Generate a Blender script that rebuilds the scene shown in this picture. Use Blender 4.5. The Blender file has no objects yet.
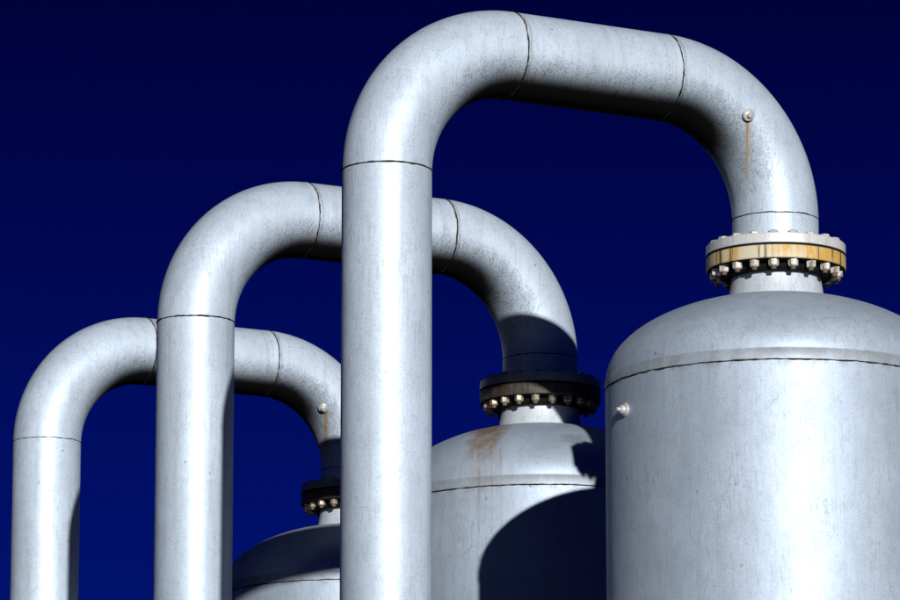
import bpy, bmesh, math, random
from mathutils import Vector, Matrix, noise
random.seed(7)
PI = math.pi
C = bpy.context.scene.collection
scene = bpy.context.scene

# ------------------------------------------------------------------ dimensions (metres)
CAMZ = 1.6
PR = 0.30            # pipe radius
RB = 0.920           # bend radius of the elbows
SPAN = 3.060         # riser axis to vessel axis
TH = 0.5009          # heading of the span
ZE = 6.929 + CAMZ    # height of the elbow ends
VR = 1.192           # vessel radius
ZV = 5.725 + CAMZ    # head-to-shell weld
ZFT = 6.747 + CAMZ   # top of upper flange
ZFB = 6.569 + CAMZ   # underside of lower flange
FR = 0.485           # flange radius
BR = 0.430           # bolt circle
NECK = 0.333
ZN = 6.362 + CAMZ    # neck meets the head
UNITS = [(-0.4524, 29.7565, 0.0), (-1.9999, 34.7472, -0.0359), (-3.6052, 39.9997, -0.0718)]
SUN_AZ = 12.05        # degrees to the right, behind the camera
SUN_EL = 10.2

# ------------------------------------------------------------------ node helpers
def nn(nt, typ, **kw):
    n = nt.nodes.new(typ)
    for k, v in kw.items():
        if k.startswith('i_'):
            n.inputs[k[2:].replace('_', ' ')].default_value = v
        else:
            setattr(n, k, v)
    return n
def mat_base(name):
    m = bpy.data.materials.new(name); m.use_nodes = True
    nt = m.node_tree
    b = nt.nodes['Principled BSDF']
    return m, nt, b
def L(nt, a, b): nt.links.new(a, b)
def noise_n(nt, coord, scale, detail=4, rough=.55, sc=(1, 1, 1), dist=0.0, loc=(0, 0, 0)):
    mp = nn(nt, 'ShaderNodeMapping'); mp.inputs['Scale'].default_value = sc; mp.inputs['Location'].default_value = loc
    L(nt, coord, mp.inputs['Vector'])
    n = nn(nt, 'ShaderNodeTexNoise'); n.inputs['Scale'].default_value = scale
    n.inputs['Detail'].default_value = detail; n.inputs['Roughness'].default_value = rough
    n.inputs['Distortion'].default_value = dist
    L(nt, mp.outputs[0], n.inputs['Vector'])
    return n.outputs['Fac']
def mrange(nt, v, a, b, c=0.0, d=1.0, smooth=False):
    n = nn(nt, 'ShaderNodeMapRange'); n.clamp = True
    if smooth: n.interpolation_type = 'SMOOTHSTEP'
    L(nt, v, n.inputs['Value'])
    for k, x in zip(('From Min', 'From Max', 'To Min', 'To Max'), (a, b, c, d)): n.inputs[k].default_value = x
    return n.outputs['Result']
def mth(nt, op, a, b=None, clamp=False):
    n = nn(nt, 'ShaderNodeMath', operation=op, use_clamp=clamp)
    for i, v in enumerate((a, b)):
        if v is None: continue
        if isinstance(v, (int, float)): n.inputs[i].default_value = v
        else: L(nt, v, n.inputs[i])
    return n.outputs[0]
def mix(nt, fac, a, b):
    n = nn(nt, 'ShaderNodeMix', data_type='RGBA')
    if isinstance(fac, (int, float)): n.inputs[0].default_value = fac
    else: L(nt, fac, n.inputs[0])
    for i, v in ((6, a), (7, b)):
        if isinstance(v, tuple): n.inputs[i].default_value = (*v, 1)
        else: L(nt, v, n.inputs[i])
    return n.outputs[2]

# ------------------------------------------------------------------ painted steel
def steel(name, base=(.56, .66, .77), rough=.56, metal=.28, streaks=(), seed=0.0, under=1.0, weld_z=None, spec=.2, coat=.26, crk=.18, bands=False):
    """weathered aluminium-coloured coating. streaks: (x, y, z_top, z_bottom, half_width, strength, colour) in the thing's space"""
    m, nt, b = mat_base(name)
    tc = nn(nt, 'ShaderNodeTexCoord').outputs['Object']
    ge = nn(nt, 'ShaderNodeNewGeometry')
    sep = nn(nt, 'ShaderNodeSeparateXYZ'); L(nt, ge.outputs['Normal'], sep.inputs[0]); nz = sep.outputs['Z']
    lo = (seed, seed * 1.7, seed * .6)
    blot = noise_n(nt, tc, 2.2, 5, .6, loc=lo)
    cloud = noise_n(nt, tc, 9, 5, .65, loc=lo)
    vert = noise_n(nt, tc, 1.0, 5, .6, sc=(16, 16, .9), loc=lo)
    fine = noise_n(nt, tc, 1.0, 4, .65, sc=(70, 70, 9), loc=lo)
    grain = noise_n(nt, tc, 95, 3, .7, loc=lo)
    col = mix(nt, mrange(nt, blot, .3, .7), tuple(x * .93 for x in base), tuple(min(1, x * 1.06) for x in base))
    big = noise_n(nt, tc, .9, 3, .5, sc=(1, 1, .7), loc=(seed + 5, 2, 1))
    col = mix(nt, mth(nt, 'MULTIPLY', mrange(nt, big, .42, .64), .30), col, tuple(x * .70 for x in base))
    col = mix(nt, mth(nt, 'MULTIPLY', mrange(nt, cloud, .52, .75), .35), col, tuple(x * .72 for x in base))
    col = mix(nt, mth(nt, 'MULTIPLY', mrange(nt, vert, .5, .78), .40), col, (.30, .32, .345))
    fm = mth(nt, 'MULTIPLY', mrange(nt, fine, .52, .78), mrange(nt, blot, .38, .66, .15, .7))
    col = mix(nt, fm, col, (.22, .24, .26))
    col = mix(nt, mth(nt, 'MULTIPLY', mrange(nt, grain, .48, .75), mrange(nt, cloud, .35, .65, .30, .70)), col, (.20, .215, .235))
    # sparse hairline scratches and small specks
    vo = nn(nt, 'ShaderNodeTexVoronoi', feature='DISTANCE_TO_EDGE'); vo.inputs['Scale'].default_value = 3.1
    mpv = nn(nt, 'ShaderNodeMapping'); mpv.inputs['Scale'].default_value = (1, 1, .55); mpv.inputs['Location'].default_value = lo
    wob = noise_n(nt, tc, 5, 3, .6, loc=lo)
    va = nn(nt, 'ShaderNodeVectorMath', operation='ADD'); L(nt, tc, va.inputs[0])
    cmb = nn(nt, 'ShaderNodeCombineXYZ'); L(nt, wob, cmb.inputs[0]); L(nt, wob, cmb.inputs[2]); L(nt, cmb.outputs[0], va.inputs[1])
    L(nt, va.outputs[0], mpv.inputs[0]); L(nt, mpv.outputs[0], vo.inputs['Vector'])
    crack = mth(nt, 'MULTIPLY', mrange(nt, vo.outputs['Distance'], .0, .012, 1, 0), mrange(nt, blot, .5, .62))
    col = mix(nt, mth(nt, 'MULTIPLY', crack, crk), col, (.17, .18, .20))
    speck = noise_n(nt, tc, 22, 2, .5, sc=(1, 1, .5), loc=(seed * 3, 1, 2))
    col = mix(nt, mth(nt, 'MULTIPLY', mrange(nt, speck, .74, .79), .75), col, (.07, .065, .06))
    if bands:       # brushed strips beside the joints of the crossover and one faint old band on it
        spb = nn(nt, 'ShaderNodeSeparateXYZ'); L(nt, tc, spb.inputs[0])
        s_ = mth(nt, 'ADD', mth(nt, 'MULTIPLY', spb.outputs['X'], S.x), mth(nt, 'MULTIPLY', spb.outputs['Y'], S.y))
        s_ = mth(nt, 'ADD', s_, mth(nt, 'MULTIPLY', mth(nt, 'SUBTRACT', cloud, .5), .035))
        top = mrange(nt, spb.outputs['Z'], ZE + .55, ZE + .58)
        for c0, hw0, st0, cc in ((RB - .028, .020, .45, (.68, .70, .72)), (SPAN - RB - .03, .022, .45, (.68, .70, .72)), (RB + .10, .012, .3, (.70, .72, .74)),
                                 (1.60, .016, .40, (.70, .72, .74)), (1.655, .010, .30, (.25, .26, .27)), (RB + .022, .016, .5, (.16, .155, .14)), (SPAN - RB + .022, .016, .5, (.16, .155, .14)), (SPAN - RB - .12, .02, .25, (.25, .26, .27))):
            kk = mrange(nt, mth(nt, 'ABSOLUTE', mth(nt, 'SUBTRACT', s_, c0)), hw0 * .5, hw0, 1, 0, True)
            kk = mth(nt, 'MULTIPLY', mth(nt, 'MULTIPLY', kk, top), mrange(nt, grain, .35, .62, .15, 1))
            col = mix(nt, mth(nt, 'MULTIPLY', kk, st0), col, cc)
    # dirt gathered under the pipes, with underside shade painted in as near-black
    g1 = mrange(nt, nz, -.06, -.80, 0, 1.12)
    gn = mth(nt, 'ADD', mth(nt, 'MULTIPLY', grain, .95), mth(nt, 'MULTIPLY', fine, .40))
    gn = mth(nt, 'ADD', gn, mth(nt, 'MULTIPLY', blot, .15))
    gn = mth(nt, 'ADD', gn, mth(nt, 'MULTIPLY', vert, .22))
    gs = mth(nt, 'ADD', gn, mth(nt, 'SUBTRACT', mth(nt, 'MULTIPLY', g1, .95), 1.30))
    grime_shade = mth(nt, 'MULTIPLY', mrange(nt, gs, -.36, .62, 0, 1), under, clamp=True)
    grime_shade = mth(nt, 'MULTIPLY', grime_shade, mrange(nt, g1, 0.0, .18))
    grime_shade = mth(nt, 'MAXIMUM', grime_shade, mth(nt, 'MULTIPLY', mrange(nt, nz, -.20, -.80, 0, 1, True), under))
    col = mix(nt, grime_shade, col, (.004, .004, .0045))
    if weld_z is not None:      # dirt band that sits on the head-to-shell joint
        sp = nn(nt, 'ShaderNodeSeparateXYZ'); L(nt, tc, sp.inputs[0])
        z = sp.outputs['Z']
        band = mth(nt, 'MULTIPLY', mrange(nt, z, weld_z, weld_z + .005), mrange(nt, z, weld_z + .075, weld_z + .082, 1, 0))
        band = mth(nt, 'MULTIPLY', band, mrange(nt, cloud, .35, .7, .25, .75))
        col = mix(nt, band, col, (.27, .275, .275))
        low = mth(nt, 'MULTIPLY', mrange(nt, z, weld_z - .05, weld_z - .01), mrange(nt, cloud, .45, .65, 0, .5))
        low = mth(nt, 'MULTIPLY', low, mrange(nt, z, weld_z - .002, weld_z, 1, 0))
        col = mix(nt, low, col, (.19, .19, .19))
    sp2 = nn(nt, 'ShaderNodeSeparateXYZ'); L(nt, tc, sp2.inputs[0])
    for (sx, sy, zt, zb, hw, st, sc_) in streaks:
        wv = mth(nt, 'MULTIPLY', mth(nt, 'SUBTRACT', cloud, .5), hw * 1.3)
        dx = mth(nt, 'ADD', mth(nt, 'SUBTRACT', sp2.outputs['X'], sx), wv)
        dy = mth(nt, 'SUBTRACT', sp2.outputs['Y'], sy)
        # only the spread across the view of the streak matters, and only on its own side of the pipe
        ax = mth(nt, 'ABSOLUTE', dx)
        near = mrange(nt, mth(nt, 'ABSOLUTE', dy), .25, .5, 1, 0)
        k = mth(nt, 'MULTIPLY', mrange(nt, ax, hw * .25, hw, 1, 0, True), near)
        k = mth(nt, 'MULTIPLY', k, mrange(nt, sp2.outputs['Z'], zb, zt - (zt - zb) * .3, 0, 1))
        k = mth(nt, 'MULTIPLY', k, mrange(nt, sp2.outputs['Z'], zt, zt + .012, 1, 0))
        k = mth(nt, 'MULTIPLY', k, mrange(nt, vert, .3, .6, .45, 1))
        k = mth(nt, 'MULTIPLY', k, st)
        col = mix(nt, k, col, sc_)
    L(nt, col, b.inputs['Base Color'])
    L(nt, mrange(nt, grime_shade, 0, .8, metal, 0), b.inputs['Metallic'])
    L(nt, mrange(nt, grime_shade, 0, .8, spec, .05), b.inputs['Specular IOR Level'])
    L(nt, mrange(nt, grime_shade, 0, .6, coat, 0), b.inputs['Coat Weight'])
    L(nt, mth(nt, 'ADD', mth(nt, 'MULTIPLY', cloud, .22), .27), b.inputs['Coat Roughness'])
    r = mth(nt, 'ADD', mrange(nt, blot, .3, .7, rough - .04, rough + .05), mth(nt, 'MULTIPLY', grime_shade, .4))
    L(nt, r, b.inputs['Roughness'])
    # slight waviness of rolled plate and orange-peel of the coating
    bh = mth(nt, 'ADD', mth(nt, 'MULTIPLY', noise_n(nt, tc, 2.6, 3, .5, loc=lo), 1.5), mth(nt, 'MULTIPLY', grain, .035))
    bp = nn(nt, 'ShaderNodeBump'); bp.inputs['Strength'].default_value = .35; bp.inputs['Distance'].default_value = .02
    L(nt, bh, bp.inputs['Height']); L(nt, bp.outputs[0], b.inputs['Normal'])
    return m

def simple(name, base, rough=.5, metal=0.0, dark=None, scale=30, amt=.6, spec=.5):
    m, nt, b = mat_base(name)
    tc = nn(nt, 'ShaderNodeTexCoord').outputs['Object']
    n1 = noise_n(nt, tc, scale, 5, .65)
    dark = dark or tuple(x * .4 for x in base)
    col = mix(nt, mth(nt, 'MULTIPLY', mrange(nt, n1, .45, .65), amt), base, dark)
    L(nt, col, b.inputs['Base Color']); b.inputs['Roughness'].default_value = rough; b.inputs['Metallic'].default_value = metal; b.inputs['Specular IOR Level'].default_value = spec
    return m

def weld_mat():
    m, nt, b = mat_base('weld_bead')
    tc = nn(nt, 'ShaderNodeTexCoord').outputs['Object']
    a = noise_n(nt, tc, 14, 4, .6); c = noise_n(nt, tc, 60, 3, .6)
    col = mix(nt, mrange(nt, a, .42, .68), (.016, .015, .014), (.09, .085, .07))
    col = mix(nt, mth(nt, 'MULTIPLY', mrange(nt, c, .55, .7), .6), col, (.16, .14, .10))
    gz = nn(nt, 'ShaderNodeNewGeometry'); sg = nn(nt, 'ShaderNodeSeparateXYZ'); L(nt, gz.outputs['Normal'], sg.inputs[0])
    col = mix(nt, mrange(nt, sg.outputs['Z'], -.1, -.5), col, (.002, .002, .002))  # underside of the bead painted near-black as shade
    L(nt, col, b.inputs['Base Color']); b.inputs['Roughness'].default_value = .9; b.inputs['Specular IOR Level'].default_value = .05
    return m

def rust_flange_mat(dark=False):
    """lower flange rim: old white paint stained ochre and brown, with dark runs"""
    m, nt, b = mat_base('stained_flange')
    tc = nn(nt, 'ShaderNodeTexCoord').outputs['Object']
    big = noise_n(nt, tc, 3.6, 4, .6); run = noise_n(nt, tc, 1.0, 4, .6, sc=(24, 24, 1.2)); fi = noise_n(nt, tc, 1.0, 4, .7, sc=(60, 60, 10))
    sp = nn(nt, 'ShaderNodeSeparateXYZ'); L(nt, tc, sp.inputs[0])
    right = mrange(nt, sp.outputs['X'], -.10, .32, -.03, .13)
    f = mth(nt, 'ADD', mth(nt, 'ADD', mth(nt, 'MULTIPLY', big, .55), mth(nt, 'MULTIPLY', run, .45)), right)
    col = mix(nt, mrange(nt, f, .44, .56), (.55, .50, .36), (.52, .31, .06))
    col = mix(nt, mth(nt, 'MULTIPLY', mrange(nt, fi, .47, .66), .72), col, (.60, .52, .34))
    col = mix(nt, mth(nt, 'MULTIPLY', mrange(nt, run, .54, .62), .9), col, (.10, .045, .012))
    if dark: col = mix(nt, mrange(nt, fi, .3, .6, .88, .985), col, (.014, .011, .009))  # copy for the shaded flanges: rust-black with shadow painted in
    L(nt, col, b.inputs['Base Color']); b.inputs['Roughness'].default_value = .6
    return m

# ------------------------------------------------------------------ mesh helpers
def link(name, bm, mats, parent=None, smooth=True, sharp=None):
    me = bpy.data.meshes.new(name)
    bmesh.ops.recalc_face_normals(bm, faces=bm.faces)
    bm.to_mesh(me); bm.free()
    for mm in (mats if isinstance(mats, (list, tuple)) else [mats]): me.materials.append(mm)
    if smooth:
        me.shade_smooth()
        me.set_sharp_from_angle(angle=math.radians(sharp or 32))
    o = bpy.data.objects.new(name, me); C.objects.link(o)
    if parent: o.parent = parent
    return o
def lathe(bm, prof, cx=0, cy=0, n=96, close=False):
    """prof: (r, z) list. close=True joins the last ring to the first."""
    rings = []
    for r, z in prof:
        rings.append([bm.verts.new((cx + r * math.cos(2 * PI * i / n), cy + r * math.sin(2 * PI * i / n), z)) for i in range(n)])
    m = len(rings)
    for j in range(m if close else m - 1):
        a, b = rings[j], rings[(j + 1) % m]
        for i in range(n): bm.faces.new((a[i], a[(i + 1) % n], b[(i + 1) % n], b[i]))
    return rings
def frame(t, up=Vector((0, 0, 1))):
    t = t.normalized()
    if abs(t.dot(LAT)) < .99: a = LAT
    else: a = up
    a = (a - t * a.dot(t)).normalized()
    return a, t.cross(a).normalized()
S = Vector((math.cos(TH), math.sin(TH), 0))
LAT = Vector((-S.y, S.x, 0))
def sweep(bm, pts, tans, R, n=96, closed=False, jit=0.0, seed=0):
    rings = []
    for p, t in zip(pts, tans):
        a, b = frame(t)
        rings.append([bm.verts.new(p + (a * math.cos(2 * PI * i / n) + b * math.sin(2 * PI * i / n)) * R) for i in range(n)])
    m = len(rings)
    for j in range(m if closed else m - 1):
        a, b = rings[j], rings[(j + 1) % m]
        for i in range(n): bm.faces.new((a[i], a[(i + 1) % n], b[(i + 1) % n], b[i]))
    return rings
def bead(name, c, nrm, R, parent, mat, w=.0055, seed=0, wob=.003, n=220):
    """a weld bead: an uneven ring lying round a pipe or shell of radius R"""
    bm = bmesh.new(); a, b = frame(nrm); nrm = nrm.normalized()
    k = 8; rings = []
    for i in range(n):
        t = 2 * PI * i / n
        rad = a * math.cos(t) + b * math.sin(t)
        q = Vector((math.cos(t) * R * 9 + seed, math.sin(t) * R * 9, seed * .37))
        off = noise.noise(q) * wob + noise.noise(q * 3.1) * wob * .6 + noise.noise(q * 9.0) * wob * .35
        ww = w * (.8 + .6 * noise.noise(q * 2.3 + Vector((9, 0, 0))))
        ctr = c + rad * (R + .0005) + nrm * off
        rings.append([bm.verts.new(ctr + (rad * math.cos(2 * PI * j / k) * .75 + nrm * math.sin(2 * PI * j / k)) * ww) for j in range(k)])
    for i in range(n):
        A, B = rings[i], rings[(i + 1) % n]
        for j in range(k): bm.faces.new((A[j], A[(j + 1) % k], B[(j + 1) % k], B[j]))
    return link(name, bm, mat, parent, sharp=80)
def hexnut(bm, cx, cy, z0, z1, af, ang, ch=.006):
    """hex nut with chamfered outer end at z1"""
    s = 1 if z1 > z0 else -1
    rr = af / math.sqrt(3)
    prof = [(rr, z0), (rr, z1 - s * ch), (rr * .84, z1)]
    rings = []
    for r, z in prof:
        rings.append([bm.verts.new((cx + r * math.cos(ang + PI / 3 * i), cy + r * math.sin(ang + PI / 3 * i), z)) for i in range(6)])
    for A, B in zip(rings, rings[1:]):
        for i in range(6): bm.faces.new((A[i], A[(i + 1) % 6], B[(i + 1) % 6], B[i]))
    bm.faces.new(rings[0]); bm.faces.new(rings[-1])
def rod(bm, cx, cy, z0, z1, r, n=14, ch=.004):
    s = 1 if z1 > z0 else -1
    rings = lathe(bm, [(r, z0), (r, z1 - s * ch), (r * .7, z1)], cx, cy, n)
    bm.faces.new(rings[0]); bm.faces.new(rings[-1])
def stub(bm, p, d, prof, n=28):
    """lathe along direction d from p; prof (r, h)"""
    d = d.normalized(); a = d.orthogonal().normalized(); b = d.cross(a)
    rings = [[bm.verts.new(p + d * h + (a * math.cos(2 * PI * i / n) + b * math.sin(2 * PI * i / n)) * r) for i in range(n)] for r, h in prof]
    for A, B in zip(rings, rings[1:]):
        for i in range(n): bm.faces.new((A[i], A[(i + 1) % n], B[(i + 1) % n], B[i]))
    bm.faces.new(rings[0]); bm.faces.new(rings[-1])
def empty(name, loc, label, cat, group):
    o = bpy.data.objects.new(name, None); C.objects.link(o); o.location = loc
    o.empty_display_size = .3
    o['label'] = label; o['category'] = cat
    if group: o['group'] = group
    return o
def struct(o): o['kind'] = 'structure'; return o

# ------------------------------------------------------------------ shared materials
M_weld = weld_mat()
M_rflange = rust_flange_mat(); M_rflange_shade = rust_flange_mat(True)
M_flange_shade = steel('flange_paint_shaded', base=(.16, .20, .24), rough=.5, metal=.15, under=.9, seed=6)  # shaded copy of the flange paint, shadow on the rear units put into its colour
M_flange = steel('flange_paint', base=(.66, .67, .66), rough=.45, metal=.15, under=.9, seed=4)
M_bolt = simple('bolt_steel', (.60, .58, .53), .5, .2, dark=(.16, .10, .05), scale=30, amt=.8)
M_bolt_shade = simple('shaded_bolt', (.36, .31, .24), .5, .3, dark=(.06, .04, .025), scale=30, amt=.85)  # darker, rustier bolts for the rear flanges, their shade put into the colour
M_stud = simple('rusty_stud', (.16, .10, .055), .7, .2, dark=(.05, .03, .02), scale=50)
M_gasket = simple('gasket_black', (.012, .011, .010), .9)
M_boss = simple('bright_boss', (.72, .71, .68), .3, .5, dark=(.40, .30, .22), scale=40, amt=.4)
M_conc = simple('plinth_concrete', (.32, .31, .29), .9, 0, scale=6, amt=.4)

# ------------------------------------------------------------------ prototypes
ORG = Vector((0, 0, 0))
V0 = S * SPAN                                     # vessel axis seen from the riser foot
BROWN = (.20, .11, .035); OCHRE = (.36, .23, .07); DARKG = (.10, .095, .085)
RUST1 = [(2.4695, 1.02, 7.5805 + CAMZ - .03, 7.12 + CAMZ, .011, .95, BROWN), (2.474, 1.02, 7.5805 + CAMZ - .03, 7.02 + CAMZ, .032, .5, OCHRE)]
RUST3 = [(2.425, 1.03, 7.452 + CAMZ - .03, 7.00 + CAMZ, .013, .95, OCHRE), (2.432, 1.03, 7.452 + CAMZ - .03, 7.00 + CAMZ, .03, .7, BROWN)]
def pipe(k):
    loc = UNITS[k]
    lab = ['pale grey hooped pipe nearest the camera, tallest in view, ending on the large front tank',
           'pale grey hooped pipe in the middle, its flange in shadow on the second tank',
           'pale grey hooped pipe farthest back at the left edge, smallest of the row'][k]
    root = empty('overhead_pipe', loc, lab, 'pipe', 'hooped pipes rising beside the tanks')
    st = {0: RUST1, 1: [], 2: RUST3}[k]
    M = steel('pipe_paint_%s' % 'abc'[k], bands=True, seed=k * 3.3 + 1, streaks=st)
    bm = bmesh.new(); lathe(bm, [(PR, .03), (PR, ZE * .5), (PR, ZE)], n=128); link('riser', bm, M, root)
    # foot of the riser: base plate
    bm = bmesh.new(); lathe(bm, [(PR + .001, .0), (.46, .0), (.46, .05), (PR + .001, .05)], n=64, close=True); link('base_plate', bm, M_flange, root)
    arcs = []
    for side in (0, 1):
        d = S if side == 0 else -S
        base = ORG if side == 0 else V0
        P, T = [], []
        for i in range(49):
            a = PI / 2 * i / 48
            P.append(base + Vector((0, 0, ZE)) + d * RB * (1 - math.cos(a)) + Vector((0, 0, RB * math.sin(a))))
            T.append(d * math.sin(a) + Vector((0, 0, math.cos(a))))
        bm = bmesh.new(); sweep(bm, P, T, PR, 128); link('elbow', bm, M, root, sharp=60)
        arcs.append(P[-1])
    bm = bmesh.new(); A, B = arcs; sweep(bm, [A, (A + B) / 2, B], [S, S, S], PR, 128); link('crossover', bm, M, root, sharp=60)
    bm = bmesh.new(); lathe(bm, [(PR, ZFT - .002), (PR, ZE)], V0.x, V0.y, 128); link('drop_leg', bm, M, root)
    # weld beads
    for i, (c, nrm) in enumerate([(Vector((0, 0, ZE + .012)), Vector((0, 0, 1))), (A, S), (B, S), (V0 + Vector((0, 0, ZE)), Vector((0, 0, 1)))]):
        if i == 0 and k == 2: w = .0045
        else: w = .0075 if i != 3 else .0048
        bead('weld_bead', c, nrm, PR, root, M_weld, w=w, seed=k * 11 + i * 3.1, wob=.006 if i in (1, 2) else .0035)
    # upper flange
    up = .04 if k == 2 else 0
    zt, zb = ZFT + up, ZFB + .104 + up
    bm = bmesh.new()
    lathe(bm, [(PR - .02, zb), (FR - .006, zb), (FR, zb + .005), (FR, zt - .006), (FR - .006, zt), (PR + .03, zt), (PR + .008, zt + .022), (PR - .02, zt + .022)], V0.x, V0.y, 128, close=True)
    fl = link('flange', bm, M_flange if k == 0 else M_flange_shade, root)
    # small threaded bosses
    if k != 1:
        p, n = {0: (Vector((2.4695, 1.0249, 7.5806 + CAMZ)), Vector((.2996, -.9262, -.2288))),
                2: (Vector((2.4106, 1.0696, 7.4524 + CAMZ)), Vector((-.057, -.865, -.499)))}[k]
        bm = bmesh.new(); stub(bm, p - n * .01, n, [(.036, 0), (.036, .026), (.042, .028), (.042, .040), (.034, .046), (.020, .047), (.020, .066), (.014, .072)])
        link('plug', bm, M_boss, root, sharp=25)
    return root

def vessel(k):
    x, y, z = UNITS[k]
    lab = ['large pale grey domed tank at the right, nearest the camera, fully sunlit',
           'domed grey tank in the middle with brown rust run and big round shadow',
           'farthest domed grey tank, mostly hidden, its dome crossed by a dark shadow band'][k]
    root = empty('storage_tank', (x + V0.x, y + V0.y, z + (.04 if k == 2 else 0)), lab, 'tank', 'domed tanks in a row')
    st = {0: [(-.62, -1.0, ZV, ZV - 1.4, .20, .10, DARKG)],
          1: [(-.44, -.7, ZN - .05, ZV - .25, .19, .80, (.25, .16, .08)), (-.38, -.45, ZN, ZN - .26, .17, .85, (.22, .13, .05)), (-.50, -1.05, ZV + .35, ZV - .75, .014, .26, (.22, .13, .08)),
              (-.40, -1.1, ZV + .35, ZV - .85, .012, .26, (.22, .13, .08)), (-.33, -1.1, ZV + .3, ZV - .55, .012, .26, (.22, .13, .08)), (-.45, -1.1, ZV + .2, ZV - .5, .008, .3, (.22, .13, .08)), (.25, -.85, ZN - .2, ZN - .32, .14, .4, DARKG)],
          2: []}[k]
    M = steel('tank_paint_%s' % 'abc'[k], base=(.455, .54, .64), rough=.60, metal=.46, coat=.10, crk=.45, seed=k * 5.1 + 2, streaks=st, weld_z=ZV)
    bm = bmesh.new(); lathe(bm, [(VR, .75), (VR, 3), (VR, 5.5), (VR, ZV)], n=192); link('shell', bm, M, root)
    # head: short straight skirt, then a 2:1 ellipse up to the neck
    prof = [(VR + .004, ZV), (VR + .004, ZV + .07), (VR - .003, ZV + .076)]
    h = ZN - ZV - .07
    # ellipse height so that it passes the neck radius at ZN
    H = h / math.sqrt(1 - (NECK / VR) ** 2)
    for i in range(1, 49):
        r = VR * math.cos(PI / 2 * i / 48 * .92)
        if r < NECK: break
        prof.append((r - .003, ZV + .07 + H * math.sqrt(max(0, 1 - (r / VR) ** 2))))
    prof.append((NECK, ZN))
    bm = bmesh.new(); lathe(bm, prof, n=192); link('domed_head', bm, M, root, sharp=50)
    bead('weld_bead', Vector((0, 0, ZV)), Vector((0, 0, 1)), VR + .002, root, M_weld, w=.0065, seed=k * 7 + 2, wob=.0035, n=420)
    # support skirt and foot
    bm = bmesh.new(); lathe(bm, [(VR - .01, .75), (VR - .03, .70), (VR - .03, .08), (VR + .14, .08), (VR + .14, .03), (VR - .06, .03)], n=128); link('support_skirt', bm, M_flange, root)
    # neck
    bm = bmesh.new(); lathe(bm, [(NECK + .012, ZN - .012), (NECK, ZN + .006), (PR + .012, ZFB - .07), (PR + .01, ZFB + .001)], n=128); link('neck', bm, M_neck, root)
    bm = bmesh.new(); lathe(bm, [(PR - .02, ZFB), (FR - .006, ZFB), (FR, ZFB + .006), (FR, ZFB + .088), (FR - .005, ZFB + .092), (PR - .02, ZFB + .092)], n=128, close=True)
    fl = link('flange', bm, [M_rflange if k == 0 else M_rflange_shade, M_grime_shade], root)
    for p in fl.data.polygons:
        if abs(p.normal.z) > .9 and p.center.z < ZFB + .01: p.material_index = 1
    bm = bmesh.new(); lathe(bm, [(PR - .02, ZFB + .0925), (FR - .018, ZFB + .0925), (FR - .018, ZFB + .1035), (PR - .02, ZFB + .1035)], n=96, close=True); link('gasket', bm, M_gasket, root)
    # studs with a nut above and a nut below
    bm = bmesh.new(); lathe(bm, [(PR - .02, ZFB - .001), (.384, ZFB - .001), (.384, ZFB - .045), (.370, ZFB - .058), (PR - .02, ZFB - .060)], n=96); link('shade_ring', bm, M_grime_shade, fl)  # added black ring, stands for the shade between the nuts
    nb = 20; protos = []
    for nm in ('nut', 'nut', 'stud'):
        bm = bmesh.new()
        if nm == 'stud': rod(bm, 0, 0, ZFB - .068, ZFT + .028, .018)
        elif not protos: hexnut(bm, 0, 0, ZFB - .002, ZFB - .048, .062, .3, .010)
        else: hexnut(bm, 0, 0, ZFT + .001, ZFT + .022, .066, .1, .009)
        protos.append(link(nm, bm, M_stud if nm == 'stud' else (M_bolt if k == 0 else M_bolt_shade), fl, sharp=20))
    for i in range(nb):
        a = 2 * PI * (i + .5) / nb + .05
        for pr in protos:
            o = pr if i == 0 else pr.copy()
            if i: C.objects.link(o); o.parent = fl
            o.location = (BR * math.cos(a), BR * math.sin(a), 0); o.rotation_euler = (0, 0, a + random.uniform(-.5, .5))
    # side nozzle
    if k == 0:
        a = math.radians(-154); n = Vector((math.cos(a), math.sin(a), 0))
        bm = bmesh.new(); stub(bm, n * (VR - .01) + Vector((0, 0, 5.5 + CAMZ)), n, [(.046, 0), (.046, .022), (.040, .028), (.030, .030), (.030, .052), (.025, .056), (.014, .058), (.014, .078), (.009, .082)])
        link('side_nozzle', bm, M_boss, root, sharp=25)
    return root

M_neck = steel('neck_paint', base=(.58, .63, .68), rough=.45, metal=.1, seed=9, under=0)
M_grime_shade = simple('flange_underside', (.007, .006, .006), .9, spec=.1)  # dirt and shade below the flange, painted in as near-black

for k in range(3): pipe(k)
for k in range(3): vessel(k)

# ------------------------------------------------------------------ ground and pad
m, nt, b = mat_base('gravel_ground')
tc = nn(nt, 'ShaderNodeTexCoord').outputs['Object']
c1 = noise_n(nt, tc, 14, 6, .7); c2 = noise_n(nt, tc, .12, 4, .6)
col = mix(nt, mrange(nt, c1, .4, .62), (.014, .013, .012), (.034, .032, .030))
col = mix(nt, mrange(nt, c2, .45, .6), col, (.040, .041, .036))
L(nt, col, b.inputs['Base Color']); b.inputs['Roughness'].default_value = .95; b.inputs['Specular IOR Level'].default_value = 0
bm = bmesh.new(); bmesh.ops.create_grid(bm, x_segments=40, y_segments=40, size=3000)
g = struct(link('ground', bm, m, smooth=False)); g.location = (0, 0, -.20)
bm = bmesh.new()
u = Vector((UNITS[2][0] - UNITS[0][0], UNITS[2][1] - UNITS[0][1], 0)).normalized(); w = Vector((u.y, -u.x, 0))
cs = [Vector((-.5, 29.7, 0)) + u * a + w * c for a, c in ((-3.2, -2), (-3.2, 6), (14.5, 6), (14.5, -2))]
bot = [bm.verts.new((c.x, c.y, -.19)) for c in cs]; topv = [bm.verts.new((c.x, c.y, -.075)) for c in cs]
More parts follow.
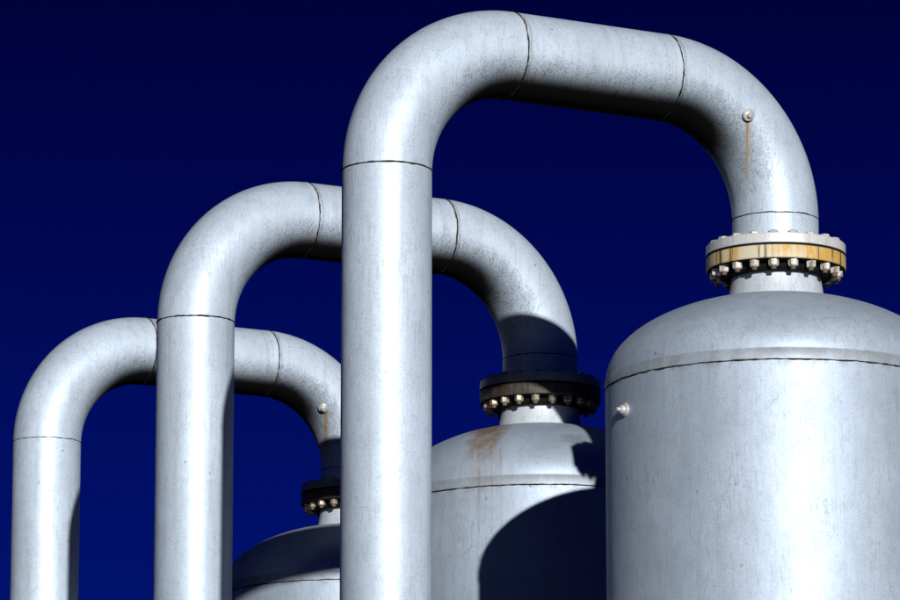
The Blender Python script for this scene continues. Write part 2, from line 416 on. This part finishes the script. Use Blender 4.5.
bm.faces.new(topv); bm.faces.new(bot)
for i in range(4): bm.faces.new((bot[i], bot[(i + 1) % 4], topv[(i + 1) % 4], topv[i]))
struct(link('concrete_pad', bm, simple('pad_concrete', (.05, .048, .046), .9, 0, scale=5, amt=.5, spec=0), smooth=False))

# ------------------------------------------------------------------ sky and sun
wd = bpy.data.worlds.new('World'); scene.world = wd; wd.use_nodes = True
nt = wd.node_tree; bg = nt.nodes['Background']
sky = nt.nodes.new('ShaderNodeTexSky'); sky.sky_type = 'NISHITA'; sky.sun_disc = False
sky.sun_elevation = math.radians(SUN_EL); sky.sun_rotation = math.radians(180 - SUN_AZ)
sky.altitude = 1500; sky.air_density = 1.0; sky.dust_density = .2; sky.ozone_density = 3.0
# deep polarised blue: the clear sky is filtered to navy, darkening upward; unseen zenith and horizon lifted as added blue fill
geo = nt.nodes.new('ShaderNodeTexCoord'); sep = nt.nodes.new('ShaderNodeSeparateXYZ'); L(nt, geo.outputs['Generated'], sep.inputs[0])
ramp = nt.nodes.new('ShaderNodeValToRGB'); L(nt, sep.outputs['Z'], ramp.inputs[0])
el = ramp.color_ramp.elements
el[0].position = 0.0; el[0].color = (.001, .03, .19, 1)
el[1].position = 1.0; el[1].color = (.002, .02, .22, 1)
e = el.new(.14); e.color = (.0008, .013, .215, 1)
e = el.new(.27); e.color = (.0005, .002, .075, 1)
mx = nt.nodes.new('ShaderNodeMix'); mx.data_type = 'RGBA'; mx.blend_type = 'MULTIPLY'; mx.inputs[0].default_value = 1
L(nt, sky.outputs[0], mx.inputs[6]); L(nt, ramp.outputs[0], mx.inputs[7]); L(nt, mx.outputs[2], bg.inputs['Color'])
bg.inputs['Strength'].default_value = .10

sl = bpy.data.lights.new('sun', 'SUN'); sl.energy = 4.75; sl.angle = math.radians(.5); sl.color = (1.0, .985, .965)
so = bpy.data.objects.new('sun', sl); C.objects.link(so)
az, e_ = math.radians(SUN_AZ), math.radians(SUN_EL)
to_sun = Vector((math.sin(az) * math.cos(e_), -math.cos(az) * math.cos(e_), math.sin(e_)))
so.rotation_euler = to_sun.to_track_quat('Z', 'Y').to_euler()
so.location = to_sun * 40 + Vector((0, 30, 0))

# ------------------------------------------------------------------ camera
cd = bpy.data.cameras.new('camera'); cam = bpy.data.objects.new('camera', cd); C.objects.link(cam)
cam.location = (0, 0, CAMZ); cam.rotation_euler = (PI / 2 + .2005, 0, 0)
cd.sensor_width = 36; cd.lens = 4591.65 / 900 * 36
cd.shift_x = -4.91 / 900; cd.shift_y = 3.04 / 900
cd.clip_start = .5; cd.clip_end = 6000
scene.camera = cam
scene.view_settings.view_transform = 'Standard'; scene.view_settings.look = 'None'; scene.view_settings.exposure = 0
scene.render.engine = 'CYCLES'
